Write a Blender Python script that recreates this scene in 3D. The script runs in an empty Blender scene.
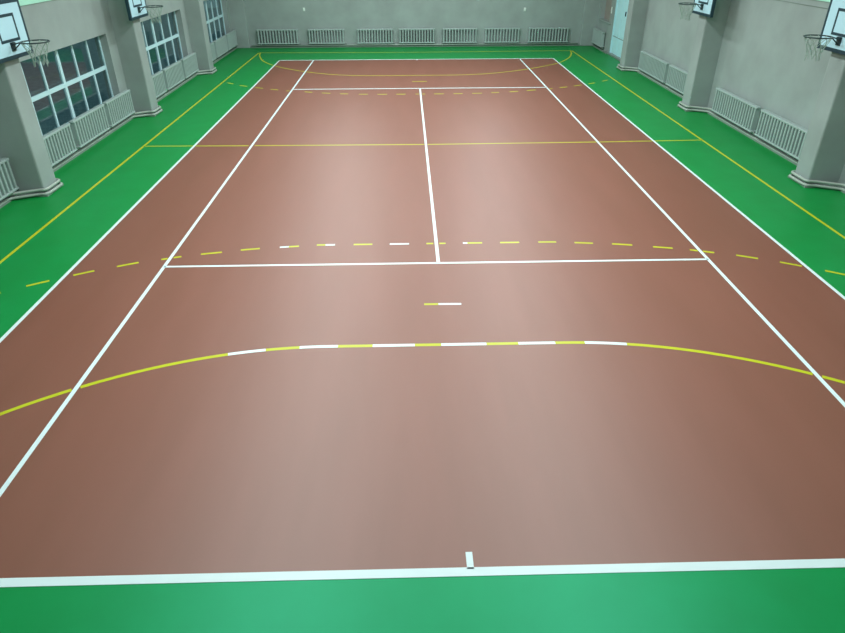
import bpy, bmesh, math, random
from mathutils import Vector, Matrix
random.seed(7)
S = bpy.context.scene
COL = S.collection

# ------------------------------------------------------------------ materials
def srgb(r, g, b):
    def f(c):
        c /= 255.0
        return c / 12.92 if c <= 0.04045 else ((c + 0.055) / 1.055) ** 2.4
    return (f(r), f(g), f(b), 1)

def mat(name, rgb, rough=0.5, var=0.0, scale=4.0, bump=0.0, bscale=60.0, spec=0.5, metal=0.0,
        rgb2=None, stretch=(1, 1, 1), coat=0.0, coat_rough=0.3):
    m = bpy.data.materials.new(name)
    m.use_nodes = True
    nt = m.node_tree
    b = nt.nodes['Principled BSDF']
    b.inputs['Roughness'].default_value = rough
    b.inputs['Specular IOR Level'].default_value = spec
    b.inputs['Metallic'].default_value = metal
    b.inputs['Coat Weight'].default_value = coat
    b.inputs['Coat Roughness'].default_value = coat_rough
    tc = nt.nodes.new('ShaderNodeTexCoord')
    mp = nt.nodes.new('ShaderNodeMapping')
    mp.inputs['Scale'].default_value = stretch
    nt.links.new(tc.outputs['Object'], mp.inputs['Vector'])
    n = nt.nodes.new('ShaderNodeTexNoise')
    n.inputs['Scale'].default_value = scale
    n.inputs['Detail'].default_value = 5
    nt.links.new(mp.outputs['Vector'], n.inputs['Vector'])
    cr = nt.nodes.new('ShaderNodeValToRGB')
    c1 = srgb(*rgb)
    if rgb2:
        c2 = srgb(*rgb2)
    else:
        c2 = tuple(min(1, v * (1 + var)) for v in c1[:3]) + (1,)
        c1 = tuple(v * (1 - var) for v in c1[:3]) + (1,)
    cr.color_ramp.elements[0].position = 0.3
    cr.color_ramp.elements[1].position = 0.7
    cr.color_ramp.elements[0].color = c1
    cr.color_ramp.elements[1].color = c2
    nt.links.new(n.outputs['Fac'], cr.inputs['Fac'])
    nt.links.new(cr.outputs['Color'], b.inputs['Base Color'])
    if bump:
        n2 = nt.nodes.new('ShaderNodeTexNoise')
        n2.inputs['Scale'].default_value = bscale
        n2.inputs['Detail'].default_value = 3
        nt.links.new(tc.outputs['Object'], n2.inputs['Vector'])
        bp = nt.nodes.new('ShaderNodeBump')
        bp.inputs['Strength'].default_value = bump
        bp.inputs['Distance'].default_value = 0.004
        nt.links.new(n2.outputs['Fac'], bp.inputs['Height'])
        nt.links.new(bp.outputs['Normal'], b.inputs['Normal'])
    return m

M = {}
M['green'] = mat('green_rubber', (0, 126, 42), 0.48, rgb2=(0, 133, 52), scale=2.0, bump=0.15, bscale=150, spec=1.0)
M['green'].node_tree.nodes['Principled BSDF'].inputs['Specular Tint'].default_value = (0.2, 1.0, 0.85, 1)
M['red'] = mat('terracotta_rubber', (118, 62, 42), 0.5, rgb2=(124, 67, 49), scale=1.2, bump=0.15, bscale=150,
               spec=1.0, stretch=(2.0, 0.3, 1))
M['white_line'] = mat('white_line_paint', (214, 232, 236), 0.45, var=0.02)
M['yellow_line'] = mat('yellow_line_paint', (184, 188, 14), 0.45, var=0.03)
M['wall'] = mat('grey_wall_paint', (140, 150, 148), 0.7, rgb2=(152, 164, 162), scale=1.3, bump=0.35, bscale=25, spec=0.25)
M['mint'] = mat('mint_wall_paint', (168, 222, 202), 0.6, var=0.03)
M['ceiling'] = mat('white_ceiling_paint', (225, 228, 224), 0.8, var=0.02)
M['radiator'] = mat('grey_radiator_enamel', (156, 172, 170), 0.4, var=0.04)
M['pipe'] = mat('grey_pipe_enamel', (158, 168, 160), 0.4, var=0.05)
M['base'] = mat('grey_baseboard_paint', (118, 132, 124), 0.6, var=0.06)
M['frame'] = mat('white_window_frame', (190, 222, 230), 0.4, var=0.02)
M['door'] = mat('pale_blue_door_paint', (186, 230, 240), 0.4, var=0.04)
M['board'] = mat('pale_board_laminate', (180, 217, 230), 0.35, var=0.02)
M['navy'] = mat('dark_navy_paint', (20, 52, 64), 0.45, var=0.1)
M['steel'] = mat('dark_steel', (40, 58, 62), 0.4, var=0.1, metal=0.3)
M['net'] = mat('pale_net_cord', (150, 170, 160), 0.8, var=0.1)
M['socket'] = mat('white_plastic', (225, 235, 230), 0.4, var=0.02)
M['niche'] = mat('taupe_panel_paint', (150, 142, 136), 0.6, var=0.05)
M['night'] = mat('dark_yard_ground', (140, 162, 168), 0.9, var=0.2)

def glass_mat():
    m = bpy.data.materials.new('window_glass')
    m.use_nodes = True
    b = m.node_tree.nodes['Principled BSDF']
    b.inputs['Base Color'].default_value = (0.7, 0.88, 0.88, 1)
    b.inputs['Transmission Weight'].default_value = 1.0
    b.inputs['Roughness'].default_value = 0.02
    b.inputs['IOR'].default_value = 1.36
    return m
M['glass'] = glass_mat()

def emit_mat(name, rgb, s):
    m = bpy.data.materials.new(name)
    m.use_nodes = True
    b = m.node_tree.nodes['Principled BSDF']
    b.inputs['Base Color'].default_value = (0.9, 0.95, 0.93, 1)
    b.inputs['Emission Color'].default_value = rgb
    b.inputs['Emission Strength'].default_value = s
    return m
LAMP_RGB = (0.9, 1.0, 1.0, 1)
M['diffuser'] = emit_mat('lamp_diffuser', LAMP_RGB, 14.0)

# ------------------------------------------------------------------ helpers
class MB:
    def __init__(self):
        self.bm = bmesh.new()
    def box(self, x0, x1, y0, y1, z0, z1):
        vs = [self.bm.verts.new((x, y, z)) for x in (x0, x1) for y in (y0, y1) for z in (z0, z1)]
        for f in ((0, 1, 3, 2), (4, 6, 7, 5), (0, 4, 5, 1), (2, 3, 7, 6), (0, 2, 6, 4), (1, 5, 7, 3)):
            self.bm.faces.new([vs[i] for i in f])
        return self
    def poly(self, pts, z0, z1):
        # prism over a convex/quad outline in plan
        lo = [self.bm.verts.new((x, y, z0)) for x, y in pts]
        hi = [self.bm.verts.new((x, y, z1)) for x, y in pts]
        self.bm.faces.new(hi)
        self.bm.faces.new(lo[::-1])
        n = len(pts)
        for i in range(n):
            self.bm.faces.new((lo[i], lo[(i + 1) % n], hi[(i + 1) % n], hi[i]))
        return self
    def tube(self, pts, r, n=8, closed=False):
        pts = [Vector(p) for p in pts]
        rings = []
        N = len(pts)
        up0 = None
        for i, p in enumerate(pts):
            a = pts[(i - 1) % N] if (closed or i > 0) else p
            b = pts[(i + 1) % N] if (closed or i < N - 1) else p
            t = (b - a).normalized()
            ref = Vector((0, 0, 1)) if abs(t.z) < 0.9 else Vector((1, 0, 0))
            if up0 is not None:
                u = (up0 - t * up0.dot(t))
                u = u.normalized() if u.length > 1e-4 else t.cross(ref).normalized()
            else:
                u = t.cross(ref).normalized()
            if closed:
                u = t.cross(ref).normalized()
            up0 = u
            w = t.cross(u)
            rings.append([self.bm.verts.new(p + r * (math.cos(k * 2 * math.pi / n) * u + math.sin(k * 2 * math.pi / n) * w)) for k in range(n)])
        for i in range(N if closed else N - 1):
            A, B = rings[i], rings[(i + 1) % N]
            for k in range(n):
                self.bm.faces.new((A[k], A[(k + 1) % n], B[(k + 1) % n], B[k]))
        if not closed:
            self.bm.faces.new(rings[0][::-1])
            self.bm.faces.new(rings[-1])
        return self
    def build(self, name, m, parent=None, bevel=0.0, smooth=False):
        bmesh.ops.recalc_face_normals(self.bm, faces=self.bm.faces)
        me = bpy.data.meshes.new(name)
        self.bm.to_mesh(me)
        self.bm.free()
        if smooth:
            for p in me.polygons:
                p.use_smooth = True
        me.materials.append(m)
        o = bpy.data.objects.new(name, me)
        COL.objects.link(o)
        if parent:
            o.parent = parent
        if bevel:
            bv = o.modifiers.new('bevel', 'BEVEL')
            bv.width = bevel
            bv.segments = 2
            bv.limit_method = 'ANGLE'
        return o

def tag(o, label=None, cat=None, group=None, kind=None):
    if label: o['label'] = label
    if cat: o['category'] = cat
    if group: o['group'] = group
    if kind: o['kind'] = kind
    return o

def empty(name, loc, rz=0.0):
    o = bpy.data.objects.new(name, None)
    o.empty_display_size = 0.2
    COL.objects.link(o)
    o.location = loc
    o.rotation_euler = (0, 0, rz)
    return o

def copy_tree(o, parent=None):
    c = o.copy()
    COL.objects.link(c)
    if parent:
        c.parent = parent
    for ch in list(o.children):
        copy_tree(ch, c)
    return c

# ------------------------------------------------------------------ room constants (metres)
WX = 8.0          # side walls
PX = 7.39          # front face of the pilasters
Y0, Y1 = -5.0, 27.35
H = 6.6
T = 0.32
PIL = [2.44, 8.64, 14.92, 21.12]
PXS = [7.39, 7.39, 7.45, 7.47]   # front face of each pilaster, near to far   # near edge of each pilaster
PW = 0.51
WZ0, WZ1 = 0.55, 2.16
WIN = [(3.55, 8.20), (9.75, 14.40), (15.95, 20.60), (22.15, 26.80)]

# ------------------------------------------------------------------ floor with its markings
fl = MB().box(-WX - T, WX + T, Y0 - 0.3, Y1 + 0.3, -0.2, 0.0).build('floor', M['green'])
tag(fl, kind='structure', label='green rubber sports floor with a terracotta court', cat='floor')
BX, SX, YB, YS0, YS1 = 5.485, 4.125, 23.95, 5.46, 18.30
Z1_, Z2_, Z3_ = 0.0012, 0.0024, 0.0036
MB().box(-BX, BX, 0, YB, 0.0, Z1_).build('court_surface', M['red'], fl)['label'] = 'terracotta court rectangle'

def wline(name, x0, x1, y0, y1):
    o = MB().box(x0, x1, y0, y1, 0.0, Z3_).build(name, M['white_line'], fl)
    o['label'] = 'white painted line'
    return o
w = 0.05
wline('baseline', -BX - w / 2, BX + w / 2, -0.035, 0.045)
wline('baseline', -BX - w / 2, BX + w / 2, YB - 0.05, YB + 0.03)
wline('centre_mark', -w / 2 - .002, w / 2 + .002, 0.03, 0.19)
wline('centre_mark', -w / 2, w / 2, YB - 0.19, YB - 0.03)
for s in (-1, 1):
    wline('doubles_sideline', s * (BX) - w / 2, s * (BX) + w / 2, 0, YB)
    wline('singles_sideline', s * SX - w / 2, s * SX + w / 2, 0, YB)
wline('service_line', -SX, SX, YS0 - w / 2, YS0 + w / 2)
wline('service_line', -SX, SX, YS1 - 0.035, YS1 + 0.035)
wline('centre_service_line', -w / 2, w / 2, YS0, YS1)

def strip(mb, pts, width, z=Z2_):
    # flat painted ribbon through plan points
    n = len(pts)
    L, Rr = [], []
    for i in range(n):
        a = Vector(pts[max(0, i - 1)]); b = Vector(pts[min(n - 1, i + 1)])
        t = (b - a).normalized()
        nn = Vector((-t.y, t.x)) * width / 2
        p = Vector(pts[i])
        L.append(p + nn); Rr.append(p - nn)
    bm = mb.bm
    l1 = [bm.verts.new((p.x, p.y, z)) for p in L]
    r1 = [bm.verts.new((p.x, p.y, z)) for p in Rr]
    l0 = [bm.verts.new((p.x, p.y, 0)) for p in L]
    r0 = [bm.verts.new((p.x, p.y, 0)) for p in Rr]
    for i in range(n - 1):
        bm.faces.new((l1[i], r1[i], r1[i + 1], l1[i + 1]))
        bm.faces.new((l1[i], l1[i + 1], l0[i + 1], l0[i]))
        bm.faces.new((r1[i + 1], r1[i], r0[i], r0[i + 1]))
    bm.faces.new((l1[0], l0[0], r0[0], r1[0]))
    bm.faces.new((l1[-1], r1[-1], r0[-1], l0[-1]))

def yline(name, segs, width=0.05, m='yellow_line', label='yellow painted line'):
    mb = MB()
    for s in segs:
        strip(mb, s, width, Z2_ + (0.0004 if m == 'white_line' else 0))
    o = mb.build(name, M[m], fl)
    o['label'] = label
    return o

HX, HY0, HY1 = 6.68, -2.1, 25.9
for s in (-1, 1):
    yline('yellow_sideline', [[(s * HX, HY0), (s * HX, HY1)]])
yline('goal_line', [[(-HX, HY1), (-3.2, HY1 - .1), (0, HY1 - .15), (3.4, HY1 - .06), (HX, HY1)]])
yline('goal_line', [[(-HX, HY0), (HX, HY0)]])
g = 0.035   # bare gap left on both sides of a white line
xs = [-HX, -BX - g, -BX + g, -SX - g, -SX + g, -g, g, SX - g, SX + g, BX - g, BX + g, HX]
yline('halfway_line', [[(-HX, 11.93), (-4.2, 11.88)], [(-4.05, 11.88), (-g, 11.84)], [(g, 11.84), (SX - g, 11.9)],
                       [(SX + g, 11.9), (HX, 11.98)]])

def arc_pt(x, cy, r, c, sg):
    ax = abs(x)
    if ax <= c:
        return (x, cy + sg * r)
    d = min(ax - c, r * 0.9999)
    return (x, cy + sg * math.sqrt(max(r * r - d * d, 0)))

def arc_pts(xa, xb, cy, r, c, sg):
    n = max(2, int(abs(xb - xa) / 0.12) + 2)
    return [arc_pt(xa + (xb - xa) * i / (n - 1), cy, r, c, sg) for i in range(n)]

# near goal area line, alternately yellow and white tape over the straight
cyn, rn, cn = -2.07, 5.29, 1.42
ye = [(-1.78 - .4, -1.78), (-1.32, -0.9), (-0.39, -0.07), (0.48, 0.87), (1.32, 1.68)]
def side_arc(s):
    out = []
    # angle based so that the steep outer part stays smooth
    x_in = 2.61 if s < 0 else 2.18
    th0 = math.acos((x_in - cn) / rn)
    n = 40
    pts = []
    for i in range(n + 1):
        th = th0 * (1 - i / n)
        q = rn - (0.04 if s < 0 else 0.01) * i / n
        pts.append((s * (cn + q * math.cos(th)), cyn + q * math.sin(th)))
    cur = []
    for p in pts:
        if abs(p[0]) > HX - 0.01 or abs(abs(p[0]) - SX) < 0.001:
            continue
        cur.append(p)
    # cut at the singles and doubles sidelines
    segs, run = [], []
    for i in range(len(cur) - 1):
        a, b = Vector(cur[i]), Vector(cur[i + 1])
        for k in range(10):
            p = a.lerp(b, k / 10)
            if abs(abs(p.x) - SX) < g or abs(abs(p.x) - BX) < g:
                if len(run) > 1: segs.append(run)
                run = []
            else:
                run.append((p.x, p.y))
    if len(run) > 1: segs.append(run)
    return [r[::5] + [r[-1]] if len(r) > 6 else r for r in segs]
yline('goal_area_line', side_arc(-1) + side_arc(1) + [arc_pts(a, b, cyn, rn, cn, 1) for a, b in ye], 0.055)
wh = [(-2.61, -2.18), (-1.78, -1.32), (-0.9, -0.39), (-0.07, 0.48), (0.87, 1.32), (1.68, 2.18)]
yline('goal_area_line', [arc_pts(a, b, cyn, rn, cn, 1) for a, b in wh], 0.055, 'white_line', 'white tape pieces in the goal area line')

# far goal area line (measured outline)
far6 = [(-6.61, 25.85), (-6.5, 25.12), (-6.2, 24.05), (-5.85, 23.3), (-5.42, 22.65), (-4.8, 21.98), (-4.1, 21.41),
        (-3.35, 20.95), (-2.72, 20.71), (-2.11, 20.58), (-1.2, 20.55), (0.03, 20.54), (1.2, 20.55), (1.9, 20.63), (2.35, 20.74),
        (3.15, 21.06), (4.02, 21.58), (4.97, 22.36), (5.59, 23.03), (6.17, 24.12), (6.5, 25.19), (6.6, 25.85)]
def catmull(P, n=6):
    out = []
    for i in range(len(P) - 1):
        p0 = Vector(P[max(i - 1, 0)]); p1 = Vector(P[i]); p2 = Vector(P[i + 1]); p3 = Vector(P[min(i + 2, len(P) - 1)])
        for k in range(n):
            t = k / n
            q = 0.5 * ((2 * p1) + (p2 - p0) * t + (2 * p0 - 5 * p1 + 4 * p2 - p3) * t * t + (3 * p1 - p0 - 3 * p2 + p3) * t ** 3)
            out.append((q.x, q.y))
    out.append(P[-1])
    return out
yline('goal_area_line', [catmull(far6)])
yline('penalty_mark', [[(-0.25, 4.21), (-0.06, 4.21)]], 0.045)
yline('penalty_mark', [[(-0.058, 4.21), (0.25, 4.205)]], 0.045, 'white_line', 'white tape half of the penalty mark')
yline('penalty_mark', [[(-0.24, 19.44), (0.26, 19.44)]], 0.06)

# dashed free-throw lines
near_y = [(-5.89, -5.64), (-5.37, -5.12), (-4.84, -4.56), (-4.25, -4.16), (-4.08, -3.97), (-3.69, -3.38), (-3.1, -2.81),
          (-2.36, -2.2), (-1.92, -1.78), (-1.33, -1.03), (-0.16, -0.05), (0.05, 0.15), (0.50, 0.74), (1.03, 1.34),
          (1.65, 1.94), (2.23, 2.52), (2.82, 3.13), (3.44, 3.73), (3.98, 4.09), (4.16, 4.32), (4.62, 4.9), (5.17, 5.43), (5.69, 5.91)]
near_w = [(-2.5, -2.36), (-1.78, -1.63), (-0.75, -0.44), (0.43, 0.50)]
def table(T_, x):
    a = abs(x)
    for (u0, v0), (u1, v1) in zip(T_, T_[1:]):
        if a <= u1:
            return v0 + (v1 - v0) * (a - u0) / (u1 - u0)
    return T_[-1][1]
def ny(x):
    return table([(0, 6.175), (1.9, 6.175), (2.2, 6.14), (2.5, 6.105), (2.81, 6.07), (3.1, 6.02), (3.38, 5.95), (3.69, 5.885), (3.97, 5.81),
                  (4.25, 5.715), (4.56, 5.62), (4.84, 5.49), (5.12, 5.36), (5.37, 5.22), (5.64, 5.06), (5.89, 4.90), (6.16, 4.71), (6.5, 4.44)], x)
def seg(a, b, f):
    return [(a + (b - a) * i / 3, f(a + (b - a) * i / 3)) for i in range(4)]
yline('free_throw_line', [seg(a, b, ny) for a, b in near_y] + [seg(-6.42, -6.15, ny), seg(6.15, 6.42, ny)], label='dashed yellow line')
yline('free_throw_line', [seg(a, b, ny) for a, b in near_w], m='white_line', label='white tape dashes')
def fy(x):
    T_ = [(0, 17.44), (1.35, 17.45), (1.93, 17.49), (2.5, 17.58), (3.11, 17.72), (3.7, 17.92), (4.28, 18.1), (4.84, 18.36), (5.4, 18.66),
          (5.98, 19.03), (6.4, 19.4), (6.7, 19.65)]
    a = abs(x)
    for (u0, v0), (u1, v1) in zip(T_, T_[1:]):
        if a <= u1:
            return v0 + (v1 - v0) * (a - u0) / (u1 - u0)
    return T_[-1][1]
far_d = [(-6.5, -6.27), (-5.98, -5.7), (-5.4, -5.11), (-4.84, -4.57), (-4.28, -4.18), (-3.68, -3.43), (-3.11, -2.84), (-2.52, -2.27), (-1.93, -1.65),
         (-1.35, -1.05), (-0.76, -0.47), (-0.16, -0.05), (0.05, 0.14), (0.42, 0.73), (1.03, 1.32), (1.62, 1.93), (2.23, 2.48),
         (2.83, 3.11), (3.4, 3.71), (4.18, 4.28), (4.54, 4.81), (5.07, 5.36), (5.63, 5.88), (6.2, 6.45)]
yline('free_throw_line', [seg(a, b, fy) for a, b in far_d], 0.06, label='dashed yellow line')

# ------------------------------------------------------------------ walls
def side_wall(name, s, wins, niche=None, door=None):
    mb = MB()
    xa, xb = sorted((s * WX, s * (WX + T)))
    cuts = sorted([(a, b, WZ0, WZ1) for a, b in wins] + ([niche] if niche else []) + ([door] if door else []))
    y = Y0
    for a, b, z0, z1 in cuts:
        mb.box(xa, xb, y, a, 0, H)
        if z0 > 0: mb.box(xa, xb, a, b, 0, z0)
        mb.box(xa, xb, a, b, z1, H)
        y = b
    mb.box(xa, xb, y, Y1 + T, 0, H)
    o = mb.build(name, M['wall'])
    tag(o, kind='structure')
    for i, p in enumerate(PIL):
        pa, pb = sorted((s * (WX + 0.1), s * PXS[i]))
        q = MB().box(pa, pb, p, p + PW, 0, H).build('pilaster', M['wall'], o, bevel=0.03)
    pa, pb = sorted((s * (WX + 0.1), s * 7.33))
    MB().box(pa, pb, 27.18, Y1 + 0.1, 0, H).build('pilaster', M['wall'], o, bevel=0.03)
    edges = [Y0] + [v for p in PIL for v in (p, p + PW)] + [27.18]
    for k in range(0, len(edges) - 1, 2):
        xa2, xb2 = sorted((s * WX, s * (WX - 0.03)))
        MB().box(xa2, xb2, edges[k], edges[k + 1], 3.1, H).build('painted_upper_band', M['mint'], o)['label'] = 'pale mint painted upper wall'
    return o
NICHE = (25.42, 26.95, 1.12, 3.0)
DOOR = (23.05, 24.95, 0.06, 2.55)
wl = side_wall('wall_left', -1, WIN)
wr = side_wall('wall_right', 1, [], NICHE, DOOR)
wf = tag(MB().box(-WX, WX, Y1, Y1 + T, 0, H).build('wall_far', M['wall']), kind='structure')
wb = tag(MB().box(-WX, WX, Y0 - T, Y0, 0, H).build('wall_near', M['wall']), kind='structure')
ce = tag(MB().box(-WX - T, WX + T, Y0 - T, Y1 + T, H, H + 0.2).build('ceiling', M['ceiling']), kind='structure')

# niche panel and door on the right wall
nm = empty('window_4', (WX + 0.2, 26.18, NICHE[2]))
tag(nm, kind='structure')
MB().box(0.0, 0.04, -0.76, 0.77, 0.0, 1.86).build('blank_panel', M['niche'], nm)
MB().box(-0.24, 0.0, -0.95, 0.76, -0.03, 0.02).build('sill', M['wall'], nm)

dm = empty('door_1', (WX + 0.06, 24.0, DOOR[2]))
tag(dm, kind='structure', label='pale blue painted door in the right wall beside a radiator')
MB().box(-0.03, 0.05, 0.845, 0.945, 0, 2.48).box(-0.03, 0.05, -0.945, -0.845, 0, 2.48).box(-0.03, 0.05, -0.845, 0.845, 2.4, 2.48).build('door_frame', M['door'], dm)
for a, b in ((-0.84, -0.006), (0.006, 0.84)):
    lf = MB().box(0.0, 0.04, a, b, 0.01, 2.39).build('door_leaf', M['door'], dm, bevel=0.004)
    q = MB()
    q.box(-0.012, 0.0, a + 0.12, b - 0.12, 0.10, 0.60)
    q.box(-0.012, 0.0, a + 0.12, b - 0.12, 0.72, 2.25)
    q.build('raised_panel', M['door'], lf, bevel=0.01)
MB().box(-0.015, 0.0, -0.84, 0.84, 0.645, 0.66).build('cross_groove', M['base'], dm)
MB().box(-0.05, 0.0, -0.50, -0.46, 1.50, 1.66).build('door_handle', M['steel'], dm, bevel=0.006)
MB().box(-0.12, 0.0, -0.945, 0.945, -0.06, -0.005).build('door_step', M['base'], dm)

# windows (left wall)
def window(idx, y0, y1):
    root = empty('window_%d' % idx, (-8.2, (y0 + y1) / 2, WZ0))
    tag(root, kind='structure')
    hw = (y1 - y0) / 2
    h = WZ1 - WZ0
    f = MB()
    f.box(-0.018, 0.018, -hw, hw, 0, 0.06).box(-0.018, 0.018, -hw, hw, h - 0.05, h)
    f.box(-0.018, 0.018, -hw, -hw + 0.05, 0.06, h - 0.05).box(-0.018, 0.018, hw - 0.05, hw, 0.06, h - 0.05)
    f.build('frame', M['frame'], root)
    zt = 1.37 - WZ0
    MB().box(-0.02, 0.022, -hw + 0.05, hw - 0.05, zt - 0.045, zt + 0.045).build('transom', M['frame'], root)
    pitch = 2 * hw / 6
    for k in range(1, 6):
        y = -hw + k * pitch
        t = 0.052 if k == 3 else 0.027
        MB().box(-0.018, 0.024 if k == 3 else 0.02, y - t, y + t, 0.06, h - 0.05).build('mullion', M['frame'], root)
    for k in range(6):
        a = -hw + k * pitch + 0.02
        b = a + pitch - 0.04
        for z0, z1 in ((0.05, zt - 0.03), (zt + 0.03, h - 0.05)):
            MB().box(-0.012, -0.006, a, b, z0, z1).build('pane', M['glass'], root)
    MB().box(-0.02, 0.19, -hw, hw, 0.0, 0.012).build('sill', M['wall'], root)
for i, (a, b) in enumerate(WIN):
    # window_1 is nearest; the right wall niche takes number 4
    window([5, 1, 2, 3][i], a, b)

# dark yard outside the windows
tag(MB().box(-40, -WX - T - 0.01, Y0 - 20, Y1 + 30, -1.2, -1.0).build('ground', M['night']), kind='structure')

# baseboards
def bb(name, pieces):
    mb = MB()
    for p in pieces:
        mb.box(*p)
    tag(mb.build(name, M['base']), kind='structure')
for s, nme in ((-1, 'baseboard_left'), (1, 'baseboard_right')):
    P = []
    y = Y0
    cuts = [(p, p + PW, q) for p, q in zip(PIL, PXS)]
    for a, b, px in cuts:
        P.append((*sorted((s * WX, s * (WX - 0.1))), y, a, 0, 0.04))
        P.append((*sorted((s * WX, s * (px - 0.07))), a - 0.08, b + 0.07, 0, 0.035))
        y = b
    if s < 0:
        P.append((*sorted((s * WX, s * (WX - 0.1))), y, 27.35, 0, 0.055))
    else:
        P.append((*sorted((s * WX, s * (WX - 0.1))), y, DOOR[0], 0, 0.055))
        P.append((*sorted((s * WX, s * (WX - 0.1))), DOOR[1], 27.35, 0, 0.055))
    bb(nme, P)
bb('baseboard_far', [(-7.9, 7.9, Y1 - 0.1, Y1, 0, 0.055)])

# ------------------------------------------------------------------ heating pipes round the pilasters
def pipe_path(s, off, yend):
    P = [(s * (WX - off), Y0 + 0.1)]
    for p, px in zip(PIL, PXS):
        if p > yend: break
        P += [(s * (WX - off), p - 0.30), (s * (px + 0.10), p - off), (s * (px - off * 0.8), p - off * 0.8), (s * (px - off), p + 0.12),
              (s * (px - off), p + PW + off * .6), (s * (WX - off), p + PW + 0.12)]
    P.append((s * (WX - off), yend))
    return P
def soften(P, r=0.09, n=5):
    out = [Vector(P[0])]
    for i in range(1, len(P) - 1):
        a, b, c = Vector(P[i - 1]), Vector(P[i]), Vector(P[i + 1])
        d1 = min(r, (a - b).length / 2.1); d2 = min(r, (c - b).length / 2.1)
        p = b + (a - b).normalized() * d1
        q = b + (c - b).normalized() * d2
        for k in range(n + 1):
            t = k / n
            out.append(p * (1 - t) ** 2 + b * 2 * t * (1 - t) + q * t * t)
    out.append(Vector(P[-1]))
    return out
PIPES = [(0.055, 0.125, 'upper'), (0.075, 0.048, 'lower')]
for s, side in ((-1, 'left'), (1, 'right')):
    for off, z, pos in PIPES:
        yend = 26.95 if s < 0 else 22.9
        pts = [(p.x, p.y, z) for p in soften(pipe_path(s, off, yend))]
        o = MB().tube(pts, 0.027, 10).build('heating_pipe', M['pipe'], smooth=True)
        lab = {('left', 'upper'): 'upper grey heating pipe wrapping the pilasters along the window wall',
               ('left', 'lower'): 'lower grey heating pipe wrapping the pilasters along the window wall',
               ('right', 'upper'): 'upper grey heating pipe wrapping the pilasters along the door wall',
               ('right', 'lower'): 'lower grey heating pipe wrapping the pilasters along the door wall'}[(side, pos)]
        tag(o, lab, 'pipe', 'grey heating pipes along the side walls')
o = MB().tube([(-7.25, Y1 - 0.13, 0.10), (7.25, Y1 - 0.13, 0.10)], 0.026, 10).build('heating_pipe', M['pipe'], smooth=True)
tag(o, 'straight grey heating pipe running low along the far end wall', 'pipe')
for k in range(6):
    x = -6.5 + k * 2.6
    MB().box(x - 0.015, x + 0.015, Y1 - 0.135, Y1 - 0.125, 0.0, 0.085).build('pipe_bracket', M['base'], o)

# ------------------------------------------------------------------ radiators
RZ0, RZ1 = 0.16, 0.76
def radiator(loc, rz, length, label, group):
    """local x along the wall, local -y towards the room, base on the wall line"""
    root = empty('radiator', loc, rz)
    tag(root, label, 'radiator', group)
    n = max(3, round(length / 0.127))
    p = length / n
    fins = MB()
    for i in range(n):
        cx = -length / 2 + p * (i + 0.5)
        hw = p * 0.22
        fins.box(cx - hw, cx + hw, -0.185, -0.045, RZ0 + 0.03, RZ1 - 0.03)
    fins.build('fins', M['radiator'], root, bevel=0.012)
    MB().box(-length / 2, length / 2, -0.185, -0.07, RZ1 - 0.05, RZ1).build('top_header', M['radiator'], root, bevel=0.015)
    MB().box(-length / 2, length / 2, -0.19, -0.03, RZ0, RZ0 + 0.045).build('bottom_header', M['radiator'], root, bevel=0.015)
    for sx in (-1, 1):
        cx = sx * (length / 2 - 0.2)
        MB().box(cx - 0.015, cx + 0.015, -0.10, 0.0, RZ1 - 0.12, RZ1 - 0.09).build('wall_bracket', M['base'], root)
    MB().tube([(length / 2 - 0.04, -0.12, RZ0 + 0.02), (length / 2 + 0.03, -0.12, RZ0 + 0.02), (length / 2 + 0.055, -0.12, RZ0 - 0.01),
               (length / 2 + 0.055, -0.11, 0.10)], 0.016, 8).build('connecting_pipe', M['base'], root, smooth=True)
    return root
GL = 'grey finned radiators along the window wall'
GR = 'grey finned radiators along the door wall'
GF = 'grey finned radiators along the far wall'
left_rads = [
    (7.02, 8.58, 'grey radiator before the nearest pilaster, cut by the left edge of the photo'),
    (9.50, 11.10, 'grey radiator under the nearest window, closest of its three to the viewer'),
    (11.25, 12.95, 'grey radiator in the middle of the three under the nearest window'),
    (13.07, 14.66, 'grey radiator under the nearest window, farthest of its three'),
    (15.75, 17.35, 'grey radiator partly hidden by a pilaster under the second window'),
    (17.53, 19.22, 'grey radiator in the middle of the three under the second window'),
    (19.40, 20.92, 'grey radiator under the second window, farthest of its three'),
    (21.90, 23.38, 'grey radiator partly hidden by a pilaster under the farthest window'),
    (23.62, 25.35, 'grey radiator in the middle of the three under the farthest window'),
    (25.52, 27.10, 'grey radiator in the far left corner beyond the farthest window'),
]
for a, b, lab in left_rads:
    radiator((-WX, (a + b) / 2, 0), math.pi / 2, b - a, lab, GL)
right_rads = [
    (9.65, 11.80, 'grey radiator beside the nearest pilaster on the door wall'),
    (11.99, 14.28, 'long grey radiator just beyond the nearest one on the door wall'),
    (15.85, 17.80, 'grey radiator on the door wall partly hidden behind the second pilaster'),
    (18.00, 20.60, 'long grey radiator on the door wall between the second and third pilasters'),
    (25.62, 27.12, 'grey radiator in the far right corner under the blank niche'),
]
for a, b, lab in right_rads:
    radiator((WX, (a + b) / 2, 0), -math.pi / 2, b - a, lab, GR)
far_rads = [(-6.95, -5.14, 'leftmost of the seven grey radiators on the far wall'),
            (-4.72, -3.12, 'second grey radiator from the left on the far wall'),
            (-2.58, -0.99, 'third grey radiator from the left on the far wall'),
            (-0.74, 0.85, 'middle one of the seven grey radiators on the far wall'),
            (1.18, 2.73, 'third grey radiator from the right on the far wall'),
            (3.04, 4.61, 'second grey radiator from the right on the far wall'),
            (4.97, 6.78, 'rightmost of the seven grey radiators on the far wall')]
for a, b, lab in far_rads:
    radiator(((a + b) / 2, Y1, 0), 0, b - a, lab, GF)

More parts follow.
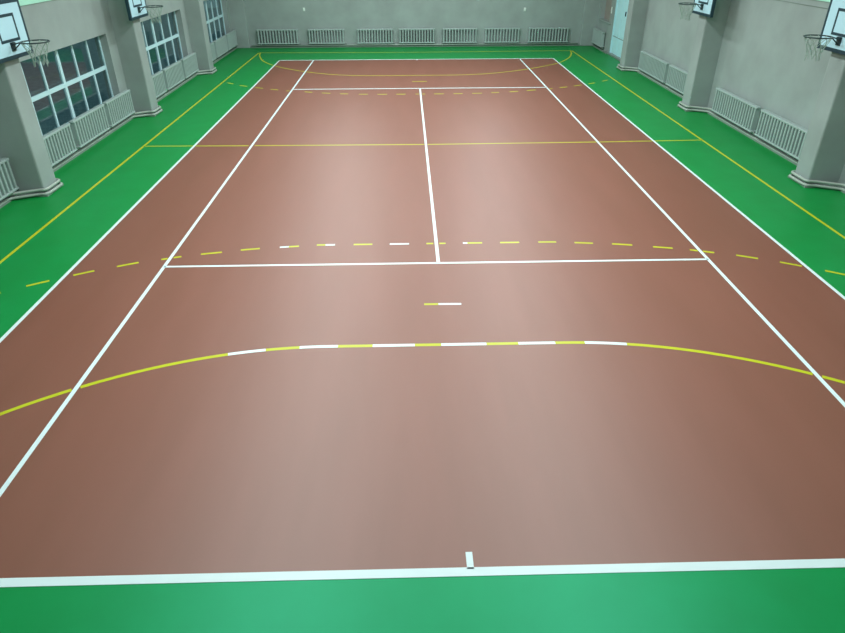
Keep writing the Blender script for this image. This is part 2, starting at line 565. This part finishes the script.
# ------------------------------------------------------------------ wall fittings
for x, z, lab in ((-4.82, 1.54, 'small white fitting on the far wall above the second radiator from the left'),
                  (4.78, 1.49, 'small white fitting on the far wall above the second radiator from the right')):
    r = empty('wall_hook', (x, Y1, z))
    tag(r, lab, 'hook', 'small white fittings on the far wall')
    MB().box(-0.045, 0.045, -0.02, 0.0, -0.08, 0.06).build('plate', M['socket'], r, bevel=0.006)
    MB().tube([(0, -0.02, -0.02), (0, -0.07, -0.03), (0, -0.09, 0.0), (0, -0.09, 0.03)], 0.012, 8).build('hook', M['socket'], r, smooth=True)
o = MB().tube([(WX - 0.007, 9.4, 2.98), (WX - 0.007, 14.95, 2.98)], 0.007, 8).build('cable_conduit', M['base'], smooth=True)
tag(o, 'thin dark conduit high on the right wall beside the nearest backboard', 'conduit')
r = empty('light_switch', (WX, 25.28, 1.62))
tag(r, 'small white switch on the wall between the pale blue door and niche', 'switch')
MB().box(-0.03, 0, -0.03, 0.03, -0.12, 0.12).build('plate', M['socket'], r, bevel=0.006)
MB().box(-0.038, -0.03, -0.015, 0.015, -0.03, 0.03).build('rocker', M['socket'], r)

# ------------------------------------------------------------------ basketball hoops
def hoop(loc, rz, label):
    """local x across the board, -y towards the room; origin at pilaster face, board foot"""
    root = empty('basketball_hoop', loc, rz)
    tag(root, label, 'basketball hoop', 'small basketball hoops on the pilasters')
    BW, BH = 0.59, 0.89
    board = MB().box(-BW, BW, -0.12, -0.075, 0, BH).build('backboard', M['board'], root)
    b = MB()
    t = 0.05
    for x0, x1, z0, z1 in ((-BW - .015, BW + .015, -0.015, t), (-BW - .015, BW + .015, BH - t, BH + 0.015),
                           (-BW - .015, -BW + t * .8, t, BH - t), (BW - t * .8, BW + .015, t, BH - t)):
        b.box(x0, x1, -0.124, -0.05, z0, z1)
    b.build('border', M['navy'], board)
    q = MB()
    qx, z0, z1, t = 0.305, 0.255, 0.69, 0.046
    for a0, a1, c0, c1 in ((-qx, qx, z0, z0 + t), (-qx, qx, z1 - t, z1), (-qx, -qx + t, z0 + t, z1 - t), (qx - t, qx, z0 + t, z1 - t)):
        q.box(a0, a1, -0.123, -0.119, c0, c1)
    q.build('target_square', M['navy'], board)
    m = MB()
    for x in (-0.22, 0.22):
        m.box(x - 0.02, x + 0.02, -0.05, 0.0, 0.08, 0.78)
    for z in (0.15, 0.68):
        m.box(-0.24, 0.24, -0.07, -0.045, z, z + 0.04)
    m.build('wall_mount', M['steel'], root)
    RR, rc, rz_ = 0.23, -0.12 - 0.40, 0.255
    ring = [(RR * math.cos(a), rc + RR * math.sin(a), rz_) for a in [k * 2 * math.pi / 40 for k in range(40)]]
    rim = MB().tube(ring, 0.011, 8, closed=True).build('rim', M['steel'], root, smooth=True)
    k = MB()
    k.box(-0.06, 0.06, -0.14, -0.12, 0.11, 0.25)
    k.box(-0.05, 0.05, -0.16, -0.14, 0.20, 0.245)
    k.tube([(-0.05, -0.15, 0.22), (-0.12, rc + 0.19, rz_)], 0.010, 6)
    k.tube([(0.05, -0.15, 0.22), (0.12, rc + 0.19, rz_)], 0.010, 6)
    k.tube([(0.0, -0.14, 0.13), (0.0, rc + RR + 0.01, rz_ - 0.01)], 0.010, 6)
    k.build('rim_bracket', M['steel'], root)
    # worn net: crossing cords that taper and hang loose at the bottom
    nn = MB()
    N = 10
    lv = [(0.0, 0.222), (-0.09, 0.185), (-0.18, 0.145), (-0.27, 0.115), (-0.37, 0.12)]
    rnd = random.Random(3)
    for i in range(N):
        for d in (-1, 1):
            pts = []
            for j, (dz, rad) in enumerate(lv):
                a = (i + (0.5 * (j % 2)) * d) * 2 * math.pi / N + 0.1
                zz = rz_ + dz + (rnd.uniform(-0.04, 0.03) if j == 4 else 0)
                pts.append((rad * math.cos(a), rc + rad * math.sin(a), zz))
            nn.tube(pts, 0.0055, 4)
    nn.build('net', M['net'], root)
    return root
hp = []
BZ = 2.445
hp.append(hoop((-PX, 8.85, BZ), math.pi / 2, 'small basketball hoop on the nearest pilaster of the window wall'))
defs = [((-PXS[2], 15.14, BZ + .01), math.pi / 2, 'small basketball hoop on the second pilaster of the window wall'),
        ((PX, 8.82, BZ), -math.pi / 2, 'small basketball hoop on the nearest pilaster of the right wall'),
        ((PXS[2], 15.03, BZ + .01), -math.pi / 2, 'small basketball hoop on the second pilaster of the right wall')]
for loc, rz, lab in defs:
    c = copy_tree(hp[0])
    c.location = loc
    c.rotation_euler = (0, 0, rz)
    c['label'] = lab
    hp.append(c)

# ------------------------------------------------------------------ ceiling lamps
def lamp_thing(x, y):
    root = empty('ceiling_lamp', (x, y, H))
    tag(root, 'long white ceiling lamp above the court, out of the picture', 'ceiling lamp', 'ceiling lamps over the court')
    MB().box(-0.18, 0.18, -0.75, 0.75, -0.10, 0.0).build('housing', M['frame'], root)
    MB().box(-0.15, 0.15, -0.72, 0.72, -0.12, -0.10).build('diffuser', M['diffuser'], root)
    return root
first = None
LX, LY = (-2.7, 2.5), [2.4, 6.5, 10.6, 14.7, 18.8, 22.9]
for y in LY:
    for x in LX:
        if first is None:
            first = lamp_thing(x, y)
        else:
            c = copy_tree(first)
            c.location = (x, y, H)
        ld = bpy.data.lights.new('lamp_light', 'AREA')
        ld.shape = 'RECTANGLE'
        ld.size = 0.3
        ld.size_y = 1.44
        ld.energy = 198
        ld.color = LAMP_RGB[:3]
        lo = bpy.data.objects.new('lamp_light', ld)
        COL.objects.link(lo)
        lo.location = (x, y, H - 0.13)

# ------------------------------------------------------------------ world, camera, view
W = bpy.data.worlds.new('World')
S.world = W
W.use_nodes = True
W.node_tree.nodes['Background'].inputs['Color'].default_value = (0.05, 0.09, 0.10, 1)
W.node_tree.nodes['Background'].inputs['Strength'].default_value = 1.8

yaw, pitch, roll, f = 0.02323279, 0.53973767, -0.00351299, 636.1837
fw = Vector((math.sin(yaw) * math.cos(pitch), math.cos(yaw) * math.cos(pitch), -math.sin(pitch)))
r0 = Vector((math.cos(yaw), -math.sin(yaw), 0))
u0 = r0.cross(fw)
rr = math.cos(roll) * r0 + math.sin(roll) * u0
uu = -math.sin(roll) * r0 + math.cos(roll) * u0
cd = bpy.data.cameras.new('camera')
cd.sensor_fit = 'HORIZONTAL'
cd.sensor_width = 36
cd.lens = f / 845 * 36
cd.clip_end = 200
co = bpy.data.objects.new('camera', cd)
COL.objects.link(co)
mt = Matrix((rr, uu, -fw)).transposed().to_4x4()
mt.translation = Vector((-0.44528, -3.21947, 4.26202))
co.matrix_world = mt
S.camera = co

S.view_settings.view_transform = 'Standard'
S.view_settings.look = 'None'
S.view_settings.gamma = 1
S.view_settings.exposure = 0.0
S.view_settings.use_curve_mapping = False
